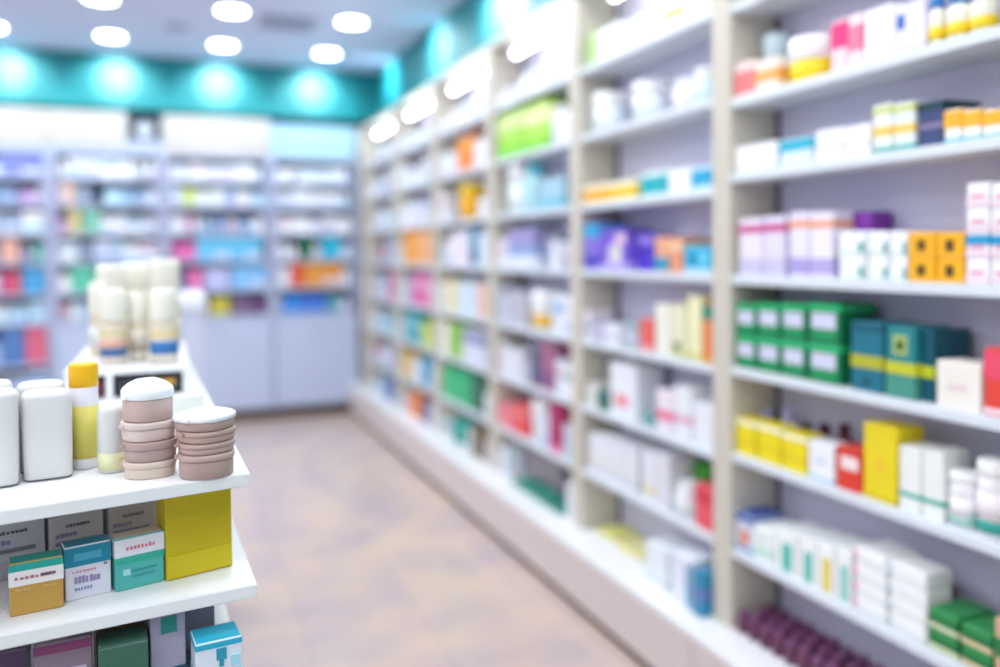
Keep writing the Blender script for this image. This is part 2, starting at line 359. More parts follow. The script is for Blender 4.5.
# maroon vials on the ledge of the nearest bay, in rows like a tray
for j in range(3):
    for i in range(14):
        yy = 2.055-i*.052-(j % 2)*.02; xx = 1.63+j*.052
        if yy < 1.22: continue
        o = bottle('vial', (xx, yy, LEDGE+.0006), 0, .044, .064+.006*((i+j) % 2), '6a3654', '7c4a70', None, .3, .8, seg=12)
        reg((BAY[0], 7, 'vial'), -yy+xx*.01, 0, o, ['front', 'middle', 'rear'][j]+'-row maroon vial with plum cap', 'vial')
occupy(OCC, (0, 7), 1.2, 2.08)
# ---- second bay
R = lambda *a, **k: rack(1, *a, **k)
R(0, 587, 597, 34, 'c', 'b8e08a', [], 'pale green carton', off=.03)
for x0, x1, yt in ((598, 618, 26), (620, 640, 20), (642, 662, 12), (664, 682, 8), (684, 704, 2)):
    R(0, x0, x1, yt, 'c', 'fafcff', [(.3, .5, 'eef2f8')] if x0 != 664 else [(.5, .95, 'f0dc50')], 'white carton' if x0 != 664 else 'white carton with yellow top')
R(1, 577, 615, 93, 'j', 'f2faff', [], 'large white jar', capf=.3, lab='e8f2f8')
R(1, 621, 664, 82, 'j', 'f4faff', [], 'large white jar', capf=.3, lab='eaf3fa')
R(1, 673, 691, 79, 'b', 'f3f4fb', [(.2, .8, 'f3ecf4')], 'white bottle', capw=.8)
R(1, 693, 711, 68, 'b', 'e2f3fa', [(.2, .8, 'd6ecf6')], 'tall pale blue bottle', capw=.75)
R(2, 581, 608, 184, 'c', 'f6ecd0', [(.1, .72, 'f2b424')], 'low amber carton')
R(2, 609, 636, 180, 'c', 'f6f2da', [(.1, .72, 'f4cc28')], 'low yellow carton')
R(2, 641, 666, 171, 'c', 'e8f6f6', [(.1, .8, '22b4bc')], 'turquoise carton with white edge')
R(2, 668, 690, 168, 'c', 'f6f8ff', [], 'white carton')
R(2, 692, 711, 166, 'c', 'd4eff8', [(.2, .85, '1fa8d0')], 'bright blue carton')
R(3, 577, 599, 223, 'c', '8a76d6', [(.7, .97, '22a8d8'), (.1, .3, '4a3cc0')], 'violet carton with blue top')
R(3, 600, 627, 229, 'c', '7a5ed2', [(.02, .2, 'b6a8e8'), (.9, .97, '6a50c8')], 'violet carton with cream oval', patches=[(.35, .2, .8, .62, 'e2dcd8'), (.6, .65, .95, .88, 'f0d0d8')])
R(3, 629, 653, 234, 'c', '5b42cc', [(.7, .97, '9a84e0')], 'deep violet carton', off=.065, dep=.09)
R(3, 630, 643, 240, 'b', 'eeeaf2', [], 'slim white bottle before violet carton', dep=.04, capw=.7)
R(3, 655, 668, 237, 'c', 'f0b088', [(.05, .42, '2f9cbc')], 'peach carton with blue base')
R(3, 669, 682, 238, 'c', 'e89a74', [(.6, .9, 'f4c8a0')], 'orange peach carton')
R(3, 684, 711, 246, 'c', '3cb8dc', [(.02, .18, 'c8e8f4')], 'sky blue carton', patches=[(.2, .3, .5, .7, '1a8fb8'), (.6, .4, .85, .75, '7fd4ea')])
for x0, x1, yt, c, ds in ((577, 589, 311, 'f3eef2', 'short white carton'), (590, 603, 322, 'b8b4d0', 'short grey lilac carton'), (604, 619, 325, 'eff2f6', 'short white carton'), (621, 638, 323, 'a9b6bd', 'short grey carton')):
    R(4, x0, x1, yt, 'c', c, [(.3, .6, 'd0cfe0')], ds)
R(4, 640, 652, 319, 'c', 'ee6a62', [(.02, .2, 'f0a0a0')], 'coral red carton')
R(4, 655, 670, 304, 'c', 'f1efe0', [], 'tall cream carton')
R(4, 671, 685, 305, 'c', 'ece8c8', [(.02, .12, 'd2d8a0')], 'tall cream carton with dark mark', patches=[(.2, .12, .7, .3, '7a8a40')])
R(4, 687, 701, 296, 'c', 'f0edbe', [(.02, .12, 'dcd680')], 'tallest cream yellow carton')
R(4, 703, 712, 303, 'c', 'f08a48', [(.72, .97, '2f8f78'), (.0, .1, 'f0b030')], 'orange carton with green top')
for x0, x1, yt, c, ds in ((577, 586, 386, '55897f', 'small sea green carton'), (587, 596, 384, 'e8eae4', 'small white carton'), (597, 606, 392, '3f766c', 'small dark green carton')):
    R(5, x0, x1, yt, 'c', c, [], ds)
R(5, 610, 636, 364, 'c', 'eef1f6', [], 'large white carton with pink patch', patches=[(.2, .2, .7, .42, 'ef9aa8')])
R(5, 643, 654, 412, 'c', '6fa8a8', [], 'small teal carton')
R(5, 656, 673, 390, 'c', 'f0e4ee', [(.3, .5, 'ef6a92')], 'white carton with pink stripe')
R(5, 674, 691, 387, 'c', 'eef0f4', [(.3, .45, 'e6b0c8')], 'white carton with pale pink stripe')
R(5, 693, 713, 403, 'c', 'ebeef4', [], 'white carton')
for x0, x1, yt in ((589, 599, 434), (600, 611, 436), (613, 624, 440), (626, 636, 446)):
    R(6, x0, x1, yt, 'c', 'eef0f6', [(.1, .2, 'd8dce8')], 'white carton', patches=[(.3, .3, .7, .4, 'e8e2c0')])
R(6, 642, 655, 451, 'c', 'e9ecf2', [(.15, .3, 'e6e0b4')], 'white carton')
R(6, 656, 668, 454, 'c', 'e6e6ee', [], 'pale grey carton')
R(6, 676, 694, 482, 'b', 'f0f2f4', [(.2, .7, 'e6f0ee')], 'white bottle', capw=.7)
R(6, 695, 713, 486, 'c', 'ec5a66', [(.6, .9, 'd83a4a')], 'red carton')
R(6, 693, 709, 464, 'c', '4aa83c', [], 'green carton behind red one', off=.125, dep=.045)
R(7, 597, 614, 546, 'c', 'ece98e', [(.6, .95, 'dfdc50')], 'pale yellow carton', off=.05)
R(7, 615, 641, 551, 'c', 'efe9a6', [], 'pale yellow carton with bright spot', patches=[(.3, .3, .7, .8, 'f0e020')], off=.04)
R(7, 645, 667, 546, 'c', 'e8eef0', [(.02, .1, 'c8d4d8')], 'white carton', off=-.02)
R(7, 663, 670, 546, 'c', '2f7f8c', [], 'dark teal carton edge on', off=.0)
R(7, 671, 690, 556, 'c', 'e9edf8', [(.85, .97, 'dfe4f0')], 'white carton with blue spine', patches=[(.8, .05, .98, .9, '3f9ac0')], off=-.04)
R(7, 692, 701, 572, 'c', '3a8fb4', [(.4, .6, '6f7fc0')], 'blue carton', off=-.04)
R(7, 702, 713, 576, 'c', 'f0e2ec', [(.5, .8, 'e07aa8')], 'white and pink carton', off=-.04)
# ---- third to sixth bays: the packs that stand out, then plain ones between them
def E(bay, lvl, x0, x1, yt, c, ds, kind='c', bands=(), **k): rack(bay, lvl, x0, x1, yt, kind, c, bands, ds, **k)
E(2, 1, 498, 524, 112, 'a8e04a', 'lime green pack', bands=[(.02, .25, '84d838'), (.6, .95, 'd8f09a')])
E(2, 1, 525, 548, 103, 'b0e650', 'lime green pack with pale top', bands=[(.02, .2, '84d838'), (.55, .9, 'f0f8b0')])
E(2, 1, 550, 564, 105, 'f2f4ff', 'white bottle', 'b')
E(2, 2, 508, 523, 166, 'd8f2f4', 'pale aqua jar', 'j', lab='f0fbfb'); E(2, 2, 524, 537, 164, 'c0ecf4', 'pale aqua bottle', 'b', cap='60c8dc')
E(2, 2, 540, 563, 178, 'a8cfe0', 'pale blue carton', bands=[(.1, .3, '5fc4d8')])
E(2, 3, 508, 533, 229, '8fa8d8', 'grey blue carton', bands=[(.6, .95, 'a89ad0'), (.0, .3, 'e4ecf4')])
E(2, 3, 536, 560, 236, 'a9aec6', 'grey lilac carton', off=.08)
E(2, 4, 508, 525, 291, 'bfc0cc', 'light grey carton'); E(2, 4, 526, 548, 290, 'e6e6f0', 'white jar with yellow base', 'j', lab='f0c030', capf=.6)
E(2, 5, 502, 521, 349, 'e6e6ef', 'white carton'); E(2, 5, 530, 539, 352, '5a5a78', 'dark grey carton'); E(2, 5, 540, 555, 343, 'a86a88', 'mauve red carton', bands=[(.1, .4, '8a5a8a')])
E(2, 6, 498, 511, 405, 'f08a98', 'pink carton'); E(2, 6, 512, 525, 405, 'f05a5a', 'red carton', bands=[(.6, .9, 'f08080')]); E(2, 6, 528, 547, 402, 'eceaf0', 'white jar', 'j', capf=.3); E(2, 6, 549, 562, 404, 'b02a62', 'crimson carton', bands=[(.02, .15, 'f080b0')])
E(2, 7, 512, 530, 484, '2f8f7c', 'flat green carton', off=.0); E(2, 7, 531, 547, 496, '2f8f7c', 'flat green carton', off=.0); E(2, 7, 548, 562, 508, '328a7c', 'flat green carton', off=.0)
E(2, 7, 528, 560, 455, 'a2949a', 'grey brown carton set back', off=.125, dep=.045)
E(3, 1, 457, 473, 138, 'f58a24', 'orange pack', bands=[(.6, .9, 'f8a020')]); E(3, 1, 474, 486, 140, 'e8eaf4', 'white carton')
E(3, 2, 452, 480, 184, 'f8c21c', 'round yellow jar', 'j', cap='f8cf30', lab='f8b418', capf=.3)
E(3, 3, 453, 469, 231, 'ece4f0', 'pale lilac carton'); E(3, 3, 470, 477, 230, '1f8fac', 'blue teal carton', bands=[(.1, .4, '2a4f80')]); E(3, 3, 478, 486, 232, 'dcecf8', 'white carton')
E(3, 4, 446, 456, 280, 'eee4b4', 'cream yellow carton'); E(3, 4, 457, 476, 282, 'd6e8f4', 'pale blue carton'); E(3, 4, 477, 486, 284, 'f0c8bc', 'peach carton')
E(3, 5, 440, 449, 322, 'ecefda', 'white carton'); E(3, 5, 451, 461, 324, '8cc818', 'bright green carton'); E(3, 5, 462, 484, 330, 'dde2f0', 'white carton', bands=[(.6, .9, '8a90b8')])
E(3, 6, 443, 456, 368, '3fc480', 'emerald green carton'); E(3, 6, 457, 470, 372, '3cbc80', 'emerald green carton'); E(3, 6, 472, 484, 378, '3a7058', 'dark green carton')
E(3, 7, 451, 468, 420, '28b09c', 'teal green jar', 'j', cap='28b09c', lab='20a898'); E(3, 7, 471, 484, 428, '7a6c50', 'brown carton')
E(4, 3, 404, 415, 229, 'f8a428', 'orange carton'); E(4, 3, 416, 430, 230, 'f6b478', 'peach orange carton')
E(4, 4, 411, 430, 274, 'e070a8', 'magenta pink carton', bands=[(.5, .8, 'e8a0c8')]); E(4, 5, 404, 420, 311, '2aa0a8', 'teal carton', bands=[(.4, .7, '7fc4c8')]); E(4, 5, 422, 431, 322, 'c4d838', 'lime yellow carton')
E(4, 6, 403, 411, 352, 'e0bc40', 'mustard carton'); E(4, 6, 412, 421, 360, 'e8ecfa', 'white carton'); E(4, 6, 422, 430, 358, '2a9cc0', 'blue carton')
E(4, 7, 408, 420, 394, 'f4a060', 'orange carton', bands=[(.2, .7, 'f07a30')]); E(4, 7, 422, 430, 402, '5a6a90', 'slate blue carton')
E(5, 4, 388, 394, 272, 'd05098', 'magenta carton'); E(5, 7, 385, 393, 380, '3a68a8', 'blue carton')

build_rack_items()
FILL = [('f4f6fb', 'white'), ('f4f6fb', 'white'), ('e8edf6', 'white'), ('dfe6f4', 'pale blue'), ('d4dcf0', 'pale blue'), ('e9dfee', 'pale lilac'), ('c9cede', 'light grey'), ('e4ecec', 'off white')]
def fill(occ, lo, hi, place, prob=.9, wr=(.05, .12)):
    segs = []; cur = lo
    for a, b in sorted(occ)+[(hi, hi)]:
        if a-cur > .04: segs.append((cur, a))
        cur = max(cur, b)
    for a, b in segs:
        x = a+.004
        while x < b-.035:
            w = min(rnd.uniform(*wr), b-x-.004)
            if w < .03: break
            if rnd.random() < prob: place(x, w)
            x += w+rnd.uniform(.003, .014)
for bay in range(2, 7):
    for l in range(8):
        zs = (LEDGE if l == 7 else lv(bay)[l]+ST)+.0006
        mx_ = (.14 if l == 0 else ([2.5]+lv(bay))[l]-zs-.02)
        def place(y, w, bay=bay, l=l, zs=zs, mx_=mx_):
            c, cn = rnd.choice(FILL[:3] if l < 2 else FILL)
            if bay >= 5 and rnd.random() < .3: c, cn = rnd.choice([('7fb4d8', 'sky blue'), ('c88098', 'rose'), ('60707c', 'slate'), ('9fd8e4', 'aqua')])
            h = rnd.uniform(.42, .8)*mx_; d = rnd.uniform(.08, .13)
            nb = rnd.choice([(), ((.1, .3, rnd.choice(['b8c8e8', 'e8c8d0', 'a8dce0', 'c8c4dc'])),), ((.55, .75, rnd.choice(['8ab8e0', 'c0d8ec', 'e0b8c8', '8fb8b0'])),)])
            if rnd.random() < .25 and w < .1:
                o = bottle('bottle', (XF+.02+w/2, y+w/2, zs), -PI/2, w*.95, h, c, 'ffffff', [(v0, v1, cc) for v0, v1, cc in nb] or None, .2, .65, seg=12); nm = 'bottle'
            else:
                o = carton_mesh(w, d, h, c, nb).build('carton', None, (XF+.02+d/2, y+w/2, zs), -PI/2); nm = 'carton'
            reg((BAY[bay], l, nm), -(y+w/2), zs, o, cn+' '+nm, nm)
        fill(OCC.get((bay, l), []), DIV[bay]+.048, DIV[bay+1]-.048, place, .85 if l else 1)

# ------------------------------------------------------------------ back wall cabinets
UX = [-3.43, -2.58, -1.73, -.88, -.04, .83, 1.585]
UN = ['leftmost back cabinet', 'second back cabinet', 'shelf cabinet left', 'tall back cabinet', 'back cabinet', 'corner back cabinet']
UNITN = ['far left back unit', 'outer left back unit', 'open back unit', 'second back unit', 'third back unit', 'corner back unit']
ULAB = ['back wall shelving unit farthest left, outside the white display', 'back wall shelving unit second from the left corner',
        'back wall shelving unit with pink and orange packs, open to near the floor', 'back wall shelving unit with a dark square speaker box on top',
        'back wall shelving unit under the widest bright header', 'back wall shelving unit in the corner beside the wall racks, bluish header']
BL = [2.275, 2.065, 1.845, 1.61, 1.38, 1.13, .90]
frame_m = mat('b4bcd8', .45, .02); bback = mat('6c799e', .6, .02); bshelf = mat('c4d0e8', .4, .02); door_m = mat('c2cfe8', .35, .02)
headm = emis('lit_header', 'bab4b4', .08); headb = emis('lit_header_blue', '9cc0d8', .1)
YU = 7.42
BACKACC = [(0, 18, 238, 265, 'f0b8a8'), (0, 10, 272, 305, 'c84880'), (10, 20, 272, 305, 'e06878'), (22, 45, 268, 292, '50a8dc'), (0, 24, 322, 345, '5a84c0'), (25, 47, 327, 345, 'e0708c'),
           (0, 46, 146, 168, '7f88d0'), (20, 36, 190, 200, 'c8a8d8'), (62, 74, 180, 205, 'e8c8b8'), (68, 80, 205, 226, 'd8cc90'), (82, 100, 208, 226, '80c8b0'), (70, 95, 260, 274, '60c8a8'),
           (182, 195, 188, 207, 'cfe080'), (184, 190, 215, 232, 'dca8c8'), (196, 262, 236, 246, '6cc8f0'), (172, 198, 243, 258, 'e070b0'), (187, 203, 270, 288, 'e880b8'), (205, 230, 268, 288, 'c0c8f0'), (232, 266, 266, 288, '88c8f8'),
           (210, 230, 297, 315, 'c8c050'), (233, 250, 297, 315, '80688c'), (251, 265, 297, 315, '6c5078'), (303, 311, 238, 258, '1a8050'), (322, 340, 232, 258, '28c0e0'), (290, 303, 262, 272, 'e86040'), (304, 342, 260, 272, 'e8a048'),
           (330, 338, 272, 290, '60a080'), (283, 303, 296, 314, '4090e8'), (304, 325, 296, 314, '5080e0'), (327, 340, 296, 314, '60a8b8')]
HUE = {}
def huename(h):
    r, g, b_ = [int(h[i:i+2], 16) for i in (0, 2, 4)]
    import colorsys
    hh, s, v = colorsys.rgb_to_hsv(r/255, g/255, b_/255); d = hh*360
    n = 'grey' if s < .1 else 'red' if d < 12 else 'orange' if d < 38 else 'yellow' if d < 66 else 'green' if d < 165 else 'aqua' if d < 200 else 'blue' if d < 235 else 'violet' if d < 290 else 'pink'
    return ('pale ' if s < .35 else 'dark ' if v < .5 else 'bright ')+n
for k in range(6):
    x0, x1 = UX[k]+.001, UX[k+1]-.001; cx = (x0+x1)/2
    t = empty('back_shelving_unit', (cx, YU, 0)); tag(t, ULAB[k], 'shelving', 'shelving units along the back wall')
    def P(nm, xa, xb, ya, yb, z0, z1, m, ch=0, par=None):
        q = MB(); q.box(xa-cx, xb-cx, ya-YU, yb-YU, z0, z1, m, ch); return q.build(nm, par or t)
    open_ = k == 2
    lows = BL+([.57, .30] if open_ else [])
    for xa, xb in ((x0, x0+.04), (x1-.04, x1)): P('side_panel', xa, xb, YU, 7.775, .09, 2.30, frame_m, .003)
    P('back_panel', x0+.04, x1-.04, 7.755, 7.775, .09, 2.30, bback)
    for z in lows: P('shelf', x0+.0405, x1-.0405, YU+.004, 7.7545, z, z+.024, bshelf, .002)
    ht = 2.62 if k < 5 else 2.58
    if k in (1, 2, 3): P('header_rail', x0, x1, YU+.002, YU+.2, 2.302, 2.359, frame_m, .003)
    if k == 3:
        P('header', x0, x0+.57, YU, YU+.22, 2.36, ht, headm, .006)
        P('header_frame', x0+.575, x1, YU, YU+.22, 2.36, 2.40, frame_m, .006)
    else: P('header', x0, x1, YU, YU+.2, 2.36 if k in (1, 2) else 2.302, ht, headb if k == 5 else headm, .006)
    P('kick_board', x0, x1, YU+.05, 7.775, 0, .0895, kick_m)
    if not open_:
        P('cabinet_body', x0+.0405, x1-.0405, YU+.02, 7.7545, .0905, .8995, frame_m)
        d = P('cabinet_door', x0+.02, x1-.02, YU-.02, YU-.001, .11, .885, door_m, .004)
        q = MB(); q.box(-.06, .06, -.045, -.0325, .80, .812, mat('d8dcec', .25)); q.box(-.058, -.050, -.0335, -.0195, .80, .812, mat('d8dcec', .25)); q.box(.050, .058, -.0335, -.0195, .80, .812, mat('d8dcec', .25))
        q.build('handle', d)
    zz = sorted(lows)
    if k < 1: continue
    for li, z in enumerate(zz):
        zs = z+.0246; hi = zz[li+1]-.008 if li+1 < len(zz) else 2.29
        occ = []; nsh = len(zz)-1-li
        YF = YU+.03
        def put(xa, w, h, c, cn, kind='carton', bands=()):
            if kind == 'bottle': o = bottle('bottle', (xa+w/2, YF+w/2, zs), 0, w*.95, h, c, 'ffffff', list(bands) or None, .2, .65, seg=12)
            else: o = carton_mesh(w, .14, h, c, bands).build('carton', None, (xa+w/2, YF+.07, zs), 0)
            reg((UNITN[k], nsh, kind), xa+w/2, zs, o, cn+' '+kind, kind)
        for ax0, ax1, ay0, ay1, c in BACKACC:
            pc = pl((ax0+ax1)/2, (ay0+ay1)/2, 1, YF)
            if x0 < pc[0] < x1 and zs-.01 < pc[2] < hi+.02:
                xa = max(x0+.045, pl(ax0, ay0, 1, YF)[0]); xb = min(x1-.045, pl(ax1, ay0, 1, YF)[0])
                for oa, ob in occ:
                    if xa < ob and xb > oa: xa, xb = (ob+.001, xb) if xa >= oa else (xa, oa-.001)
                if xb-xa < .03: continue
                h = min(hi-zs, max(.05, pl(ax0, ay0, 1, YF)[2]-zs)); n_ = max(1, round((xb-xa)/.14)); ww = (xb-xa)/n_
                for i in range(n_): put(xa+i*ww+.001, ww-.003, h, c, huename(c), 'carton', ((.1, .3, 'dfe4f4'),) if i % 2 else ())
                occ.append((xa, xb))
        def place(x, w):
            light = k == 5 or nsh <= 1
            pal = FILL[:4] if light else FILL+[('a8c8ec', 'sky blue'), ('8fa6cc', 'steel blue'), ('b8dcf0', 'pale aqua'), ('90a0b8', 'blue grey')]
            if nsh >= 3 and k < 5 and rnd.random() < .12: pal = [('c8a0c8', 'mauve'), ('8098d0', 'blue'), ('e0a8a8', 'salmon'), ('80c0b8', 'sea green'), ('6c7890', 'slate')]
            c, cn = rnd.choice(pal); h = (.72+.06*math.sin(li*2.3+k)+rnd.uniform(-.12, .1))*(hi-zs)
            nb = rnd.choice([(), ((.15, .4, rnd.choice(['a8c0e8', 'e0b8d0', '98d8e4', 'b0acd8'])),), ((.55, .8, rnd.choice(['80b0e4', 'b8d4f0', 'd8a8c0'])),)])
            put(x, w, h, c, cn, 'bottle' if rnd.random() < .25 and w < .1 else 'carton', nb)
        fill(occ, x0+.045, x1-.045, place, .985, (.06, .15))
# dark framed speaker box on the second unit
sx0 = UX[3]+.592; t = empty('speaker_box', (sx0+.115, YU+.1, 2.401)); tag(t, 'small dark square speaker with round grey face on the second back unit', 'speaker')
q = MB(); q.box(-.115, .115, -.08, .08, 0, .17, mat('3c4450', .5), .006); q.build('housing', t)
q = MB(); n = 24
pts = lambda r, y: [(r*math.cos(2*PI*i/n), y, .085+r*math.sin(2*PI*i/n)) for i in range(n)]
A, B_ = pts(.065, -.081), pts(.058, -.092)
for i in range(n): j = (i+1) % n; q.face([A[i], A[j], B_[j], B_[i]], mat('c8ccd4', .4), True)
q.face(B_, mat('b8bcc8', .5)); q.build('cone', t)

# ------------------------------------------------------------------ ceiling lights, vent and wall washers
lampm = emis('downlight_glow', 'ffffff', 14); rim = mat('d8dcea', .4)
def disc(q, r, z, m, n=32, up=False):
    p = [(r*math.cos(2*PI*i/n), r*math.sin(2*PI*i/n), z) for i in range(n)]
    q.face(p if up else p[::-1], m)
def area(loc, power, size, color=(1, 1, 1)):
    l = bpy.data.lights.new('downlight_lamp', 'AREA'); l.shape = 'DISK'; l.size = size; l.energy = power; l.color = color
    o = bpy.data.objects.new('downlight_lamp', l); COL.objects.link(o); o.location = loc; return o
def spot(loc, target, power, ang, blend, color=(1, 1, 1), r=.03):
    l = bpy.data.lights.new('wall_washer', 'SPOT'); l.energy = power; l.spot_size = math.radians(ang); l.spot_blend = blend; l.shadow_soft_size = r; l.color = color
    o = bpy.data.objects.new('wall_washer', l); COL.objects.link(o); o.location = loc
    from mathutils import Vector
    o.rotation_euler = (Vector(target)-Vector(loc)).to_track_quat('-Z', 'Y').to_euler(); return o
LX = [-2.76, -1.96, -1.16, -.38, .42, 1.23]; LY = [6.83, 5.85, 4.85, 3.85, 2.85, 1.85, .85, -.15, -1.15]
PW = 3.5
rown = ['row nearest the back wall', 'second row from the back wall', 'third row from the back wall', 'fourth row from the back wall', 'fifth row from the back wall', 'sixth row from the back wall', 'seventh row from the back wall', 'eighth row from the back wall', 'ninth row from the back wall']
for j, y in enumerate(LY):
    for i, x in enumerate(LX):
        t = empty('ceiling_downlight', (x, y, ZC)); tag(t, 'round recessed white downlight, %s from the right wall, %s' % (ORD[5-i], rown[j]), 'ceiling light', 'round downlights in the ceiling')
        q = MB(); q.loft([(-.012, .112, .112), (-.006, .118, .118), (0, .12, .12)], rim, 2, 32); q.build('trim_ring', t)
        q = MB(); disc(q, .092, -.0135, lampm); q.build('diffuser', t)
        area((x, y, ZC-.03), PW*(1.0 if y > 0 else 1.3), .19, (.93, .96, 1))
for i, x in enumerate(LX):                  # narrow beams from the last row onto the teal soffit
    tx = x
    spot((x, 6.90, ZC-.05), (tx, YB, 2.90), 70, 42, 1, (1, .66, .80))
    spot((x, 6.90, ZC-.05), (tx, YB, 2.72), 30, 80, .6, (.8, 1, 1))
for y, ty, tz in ((6.83, 6.97, 2.95), (5.85, 5.62, 2.89), (4.85, 4.47, 2.84), (3.85, 3.4, 2.84), (2.85, 2.4, 2.84)):
    spot((1.29, y, ZC-.05), (XR, ty, tz), 110, 46, 1, (1, .66, .80))
    spot((1.29, y, ZC-.05), (XR, ty, tz-.15), 22, 80, .6, (.8, .97, 1))
for i, (x, y) in enumerate(((.08, 6.43), (.81, 6.05))):
    t = empty('ceiling_vent', (x, y, ZC)); tag(t, ['small round grey ceiling speaker grille left of the vent', 'square grey air vent in the ceiling'][i], 'vent')
    q = MB(); g = mat('a4aac2', .6)
    if i == 0: q.loft([(-.01, .07, .07), (0, .09, .09)], g, 2, 24); q.build('grille', t)
    else:
        q.box(-.2, .2, -.2, .2, -.008, 0, mat('aeb3cb', .5), .002); q.build('frame', t)
        q = MB()
        for s_ in range(7): q.box(-.17, .17, -.17+s_*.05, -.14+s_*.05, -.012, -.0085, g)
        q.build('grille', t)

# ------------------------------------------------------------------ white display in front
dm = mat('eff1f1', .4, .02)
t = empty('display_stand', (-.2, 1.9, 0)); tag(t, 'white tiered display stand at lower left, carrying bottles, tubs and cartons', 'display stand')
def shelf_poly(z, fl, fr, thick):
    dx, dy = fr[0]-fl[0], fr[1]-fl[1]
    L = (fl[0]-dx*1.6, fl[1]-dy*1.6)
    poly = [L, tuple(fr), (fr[0]-.062, 2.75), (-.24, 2.75), (-.24, 1.72), (L[0]-.02, 1.60)]
    q = MB(); q.prism([(x+.2, y-1.9) for x, y in poly], z-thick, z, dm)
    bm = bmesh.new(); o = q.build('shelf', t); bm.from_mesh(o.data)
    bmesh.ops.bevel(bm, geom=[e for e in bm.edges], offset=.0012, segments=2, affect='EDGES'); bm.to_mesh(o.data); bm.free()
T1, T2, T3, T4 = 1.14, .989, .834, .60
fl = pl(0, 511, 2, T1)[:2]; fr = pl(250, 473, 2, T1)[:2]; shelf_poly(T1, fl, fr, .018)
f2l = pl(0, 636, 2, T2)[:2]; f2r = pl(257, 584, 2, T2)[:2]; shelf_poly(T2, f2l, f2r, .018)
f3r = (f2r[0]-.013, f2r[1]-.002); shelf_poly(T3, (f2l[0], f2l[1]-.002), f3r, .018); shelf_poly(T4, (f2l[0], f2l[1]-.002), f3r, .018)
def PB(nm, x0, x1, y0, y1, z0, z1, m=dm, ch=.0015):
    q = MB(); q.box(x0+.2, x1+.2, y0-1.9, y1-1.9, z0, z1, m, ch); return q.build(nm, t)
for za, zb in ((T2+.0003, T1-.0183), (T3+.0003, T2-.0183), (T4+.0003, T3-.0183)): PB('spine_panel', -.62, -.02, 1.50, 1.525, za, zb); PB('cross_panel', -.14, -.12, 1.526, 2.7, za, zb)
PB('base_box', -.62, .03, 1.30, 1.58, 0, T4-.0183); PB('base_box', -.22, .01, 1.581, 2.70, 0, T4-.0183)
# raised riser at the rear
q = MB(); RX0, RX1, RY, RZ = -.215, .035, 1.96, 1.203
riser = empty('display_riser', (RX0, RY, T1+.0004)); tag(riser, 'low white riser with open compartments on the display, under the capsule bottles', 'riser')
def rb(nm, xa, xb, ya, yb, za, zb): q = MB(); q.box(xa-RX0, xb-RX0, ya-RY, yb-RY, za-T1, zb-T1, dm, .001); q.build(nm, riser)
rb('top_board', RX0, RX1, RY, 2.5, RZ-.012, RZ)
for xx in (RX0, -.135, RX1-.014): rb('divider', xx, xx+.014, RY+.002, 2.5, T1+.0005, RZ-.0122)
def tray(x0, x1, c, desc, y=RY+.02, h=.040, patches=()):
    o = carton_mesh(x1-x0, .09, h, c, (), patches).build('carton', None, ((x0+x1)/2, y+.045, T1+.0006), 0)
    tag(o, desc, 'carton')
tray(-.195, -.14, '6a3040', 'dark maroon carton inside the riser compartment behind the yellow capped bottle')
tray(-.115, -.045, '3a3c44', 'black carton in riser compartment, hidden behind the domed tub')
tray(-.04, .015, '34363e', 'black carton with yellow print in the riser end compartment', patches=[(.1, .45, .8, .8, 'e0a830')])

def vert_h(P, yt): return ztop((P[0], P[1], 0), yt)-P[2]
def dcarton(z, a, b_, yt, dep, base, bands, patches, label, top=None, near=True, h=None, back=0.0, name='carton'):
    A, B_ = pl(*a, 2, z), pl(*b_, 2, z); w = math.hypot(*(B_-A)[:2]); ang = math.atan2(B_[1]-A[1], B_[0]-A[0])
    mid = (A+B_)/2; h = h or ztop((mid[0], mid[1], 0), yt)-z
    nx, ny = -math.sin(ang), math.cos(ang); d = dep/2+back
    o = carton_mesh(w, dep, h-.0005, base, bands, patches, near, top).build(name, None, (mid[0]+nx*d, mid[1]+ny*d, z+.0004), ang)
    tag(o, label, 'carton'); return o
# shelf 2
dcarton(T2, (10, 618), (64, 607), 560, .03, 'c79a48', [(.84, .975, '22a89c'), (.56, .84, 'f0ece8')],
        strokes(.1, .86, .68, .05, 'b0707c', 8, 1)+strokes(.12, .38, .47, .03, 'dcb878', 4, 2)+strokes(.62, .88, .47, .03, 'dcb878', 4, 3)+[(.58, .69, .86, .74, '6a5a78')],
        'gold, white and teal carton at the left front of the middle display shelf', top='1f9488')
dcarton(T2, (65.6, 602.6), (111.5, 592), 544, .03, 'e6e2ec', [(.62, .975, '1f8aa6')],
        strokes(.15, .7, .5, .04, 'e09aa8', 7, 4)+strokes(.2, .78, .30, .12, '9a8cb4', 7, 5)+strokes(.2, .6, .17, .05, '8a9cc0', 6, 6)+[(.2, .72, .8, .86, '4aa8c0'), (.84, .56, .92, .6, '8a8aa0')],
        'carton with blue top and pale printed front between gold and teal cartons', top='2a8098')
dcarton(T2, (116, 593), (164.6, 581), 535, .03, '55b8b0', [(.64, .975, 'f0eef4'), (.5, .64, '3cb49c')],
        strokes(.22, .84, .76, .07, 'e07c90', 8, 7)+[(.15, .28, .3, .4, 'a8e0dc'), (.3, .33, .85, .36, '3f9ca0'), (.35, .22, .8, .25, '3f9ca0')],
        'carton with white top, red print and aqua lower half', top='c8b4a4')
dcarton(T2, (167, 582), (232.6, 566), 488, .05, 'cfb714', [], [(.01, .02, .99, .28, 'd6c01a')], 'large plain mustard yellow carton at the right end of the display shelf', h=T1-.018-T2-.008)
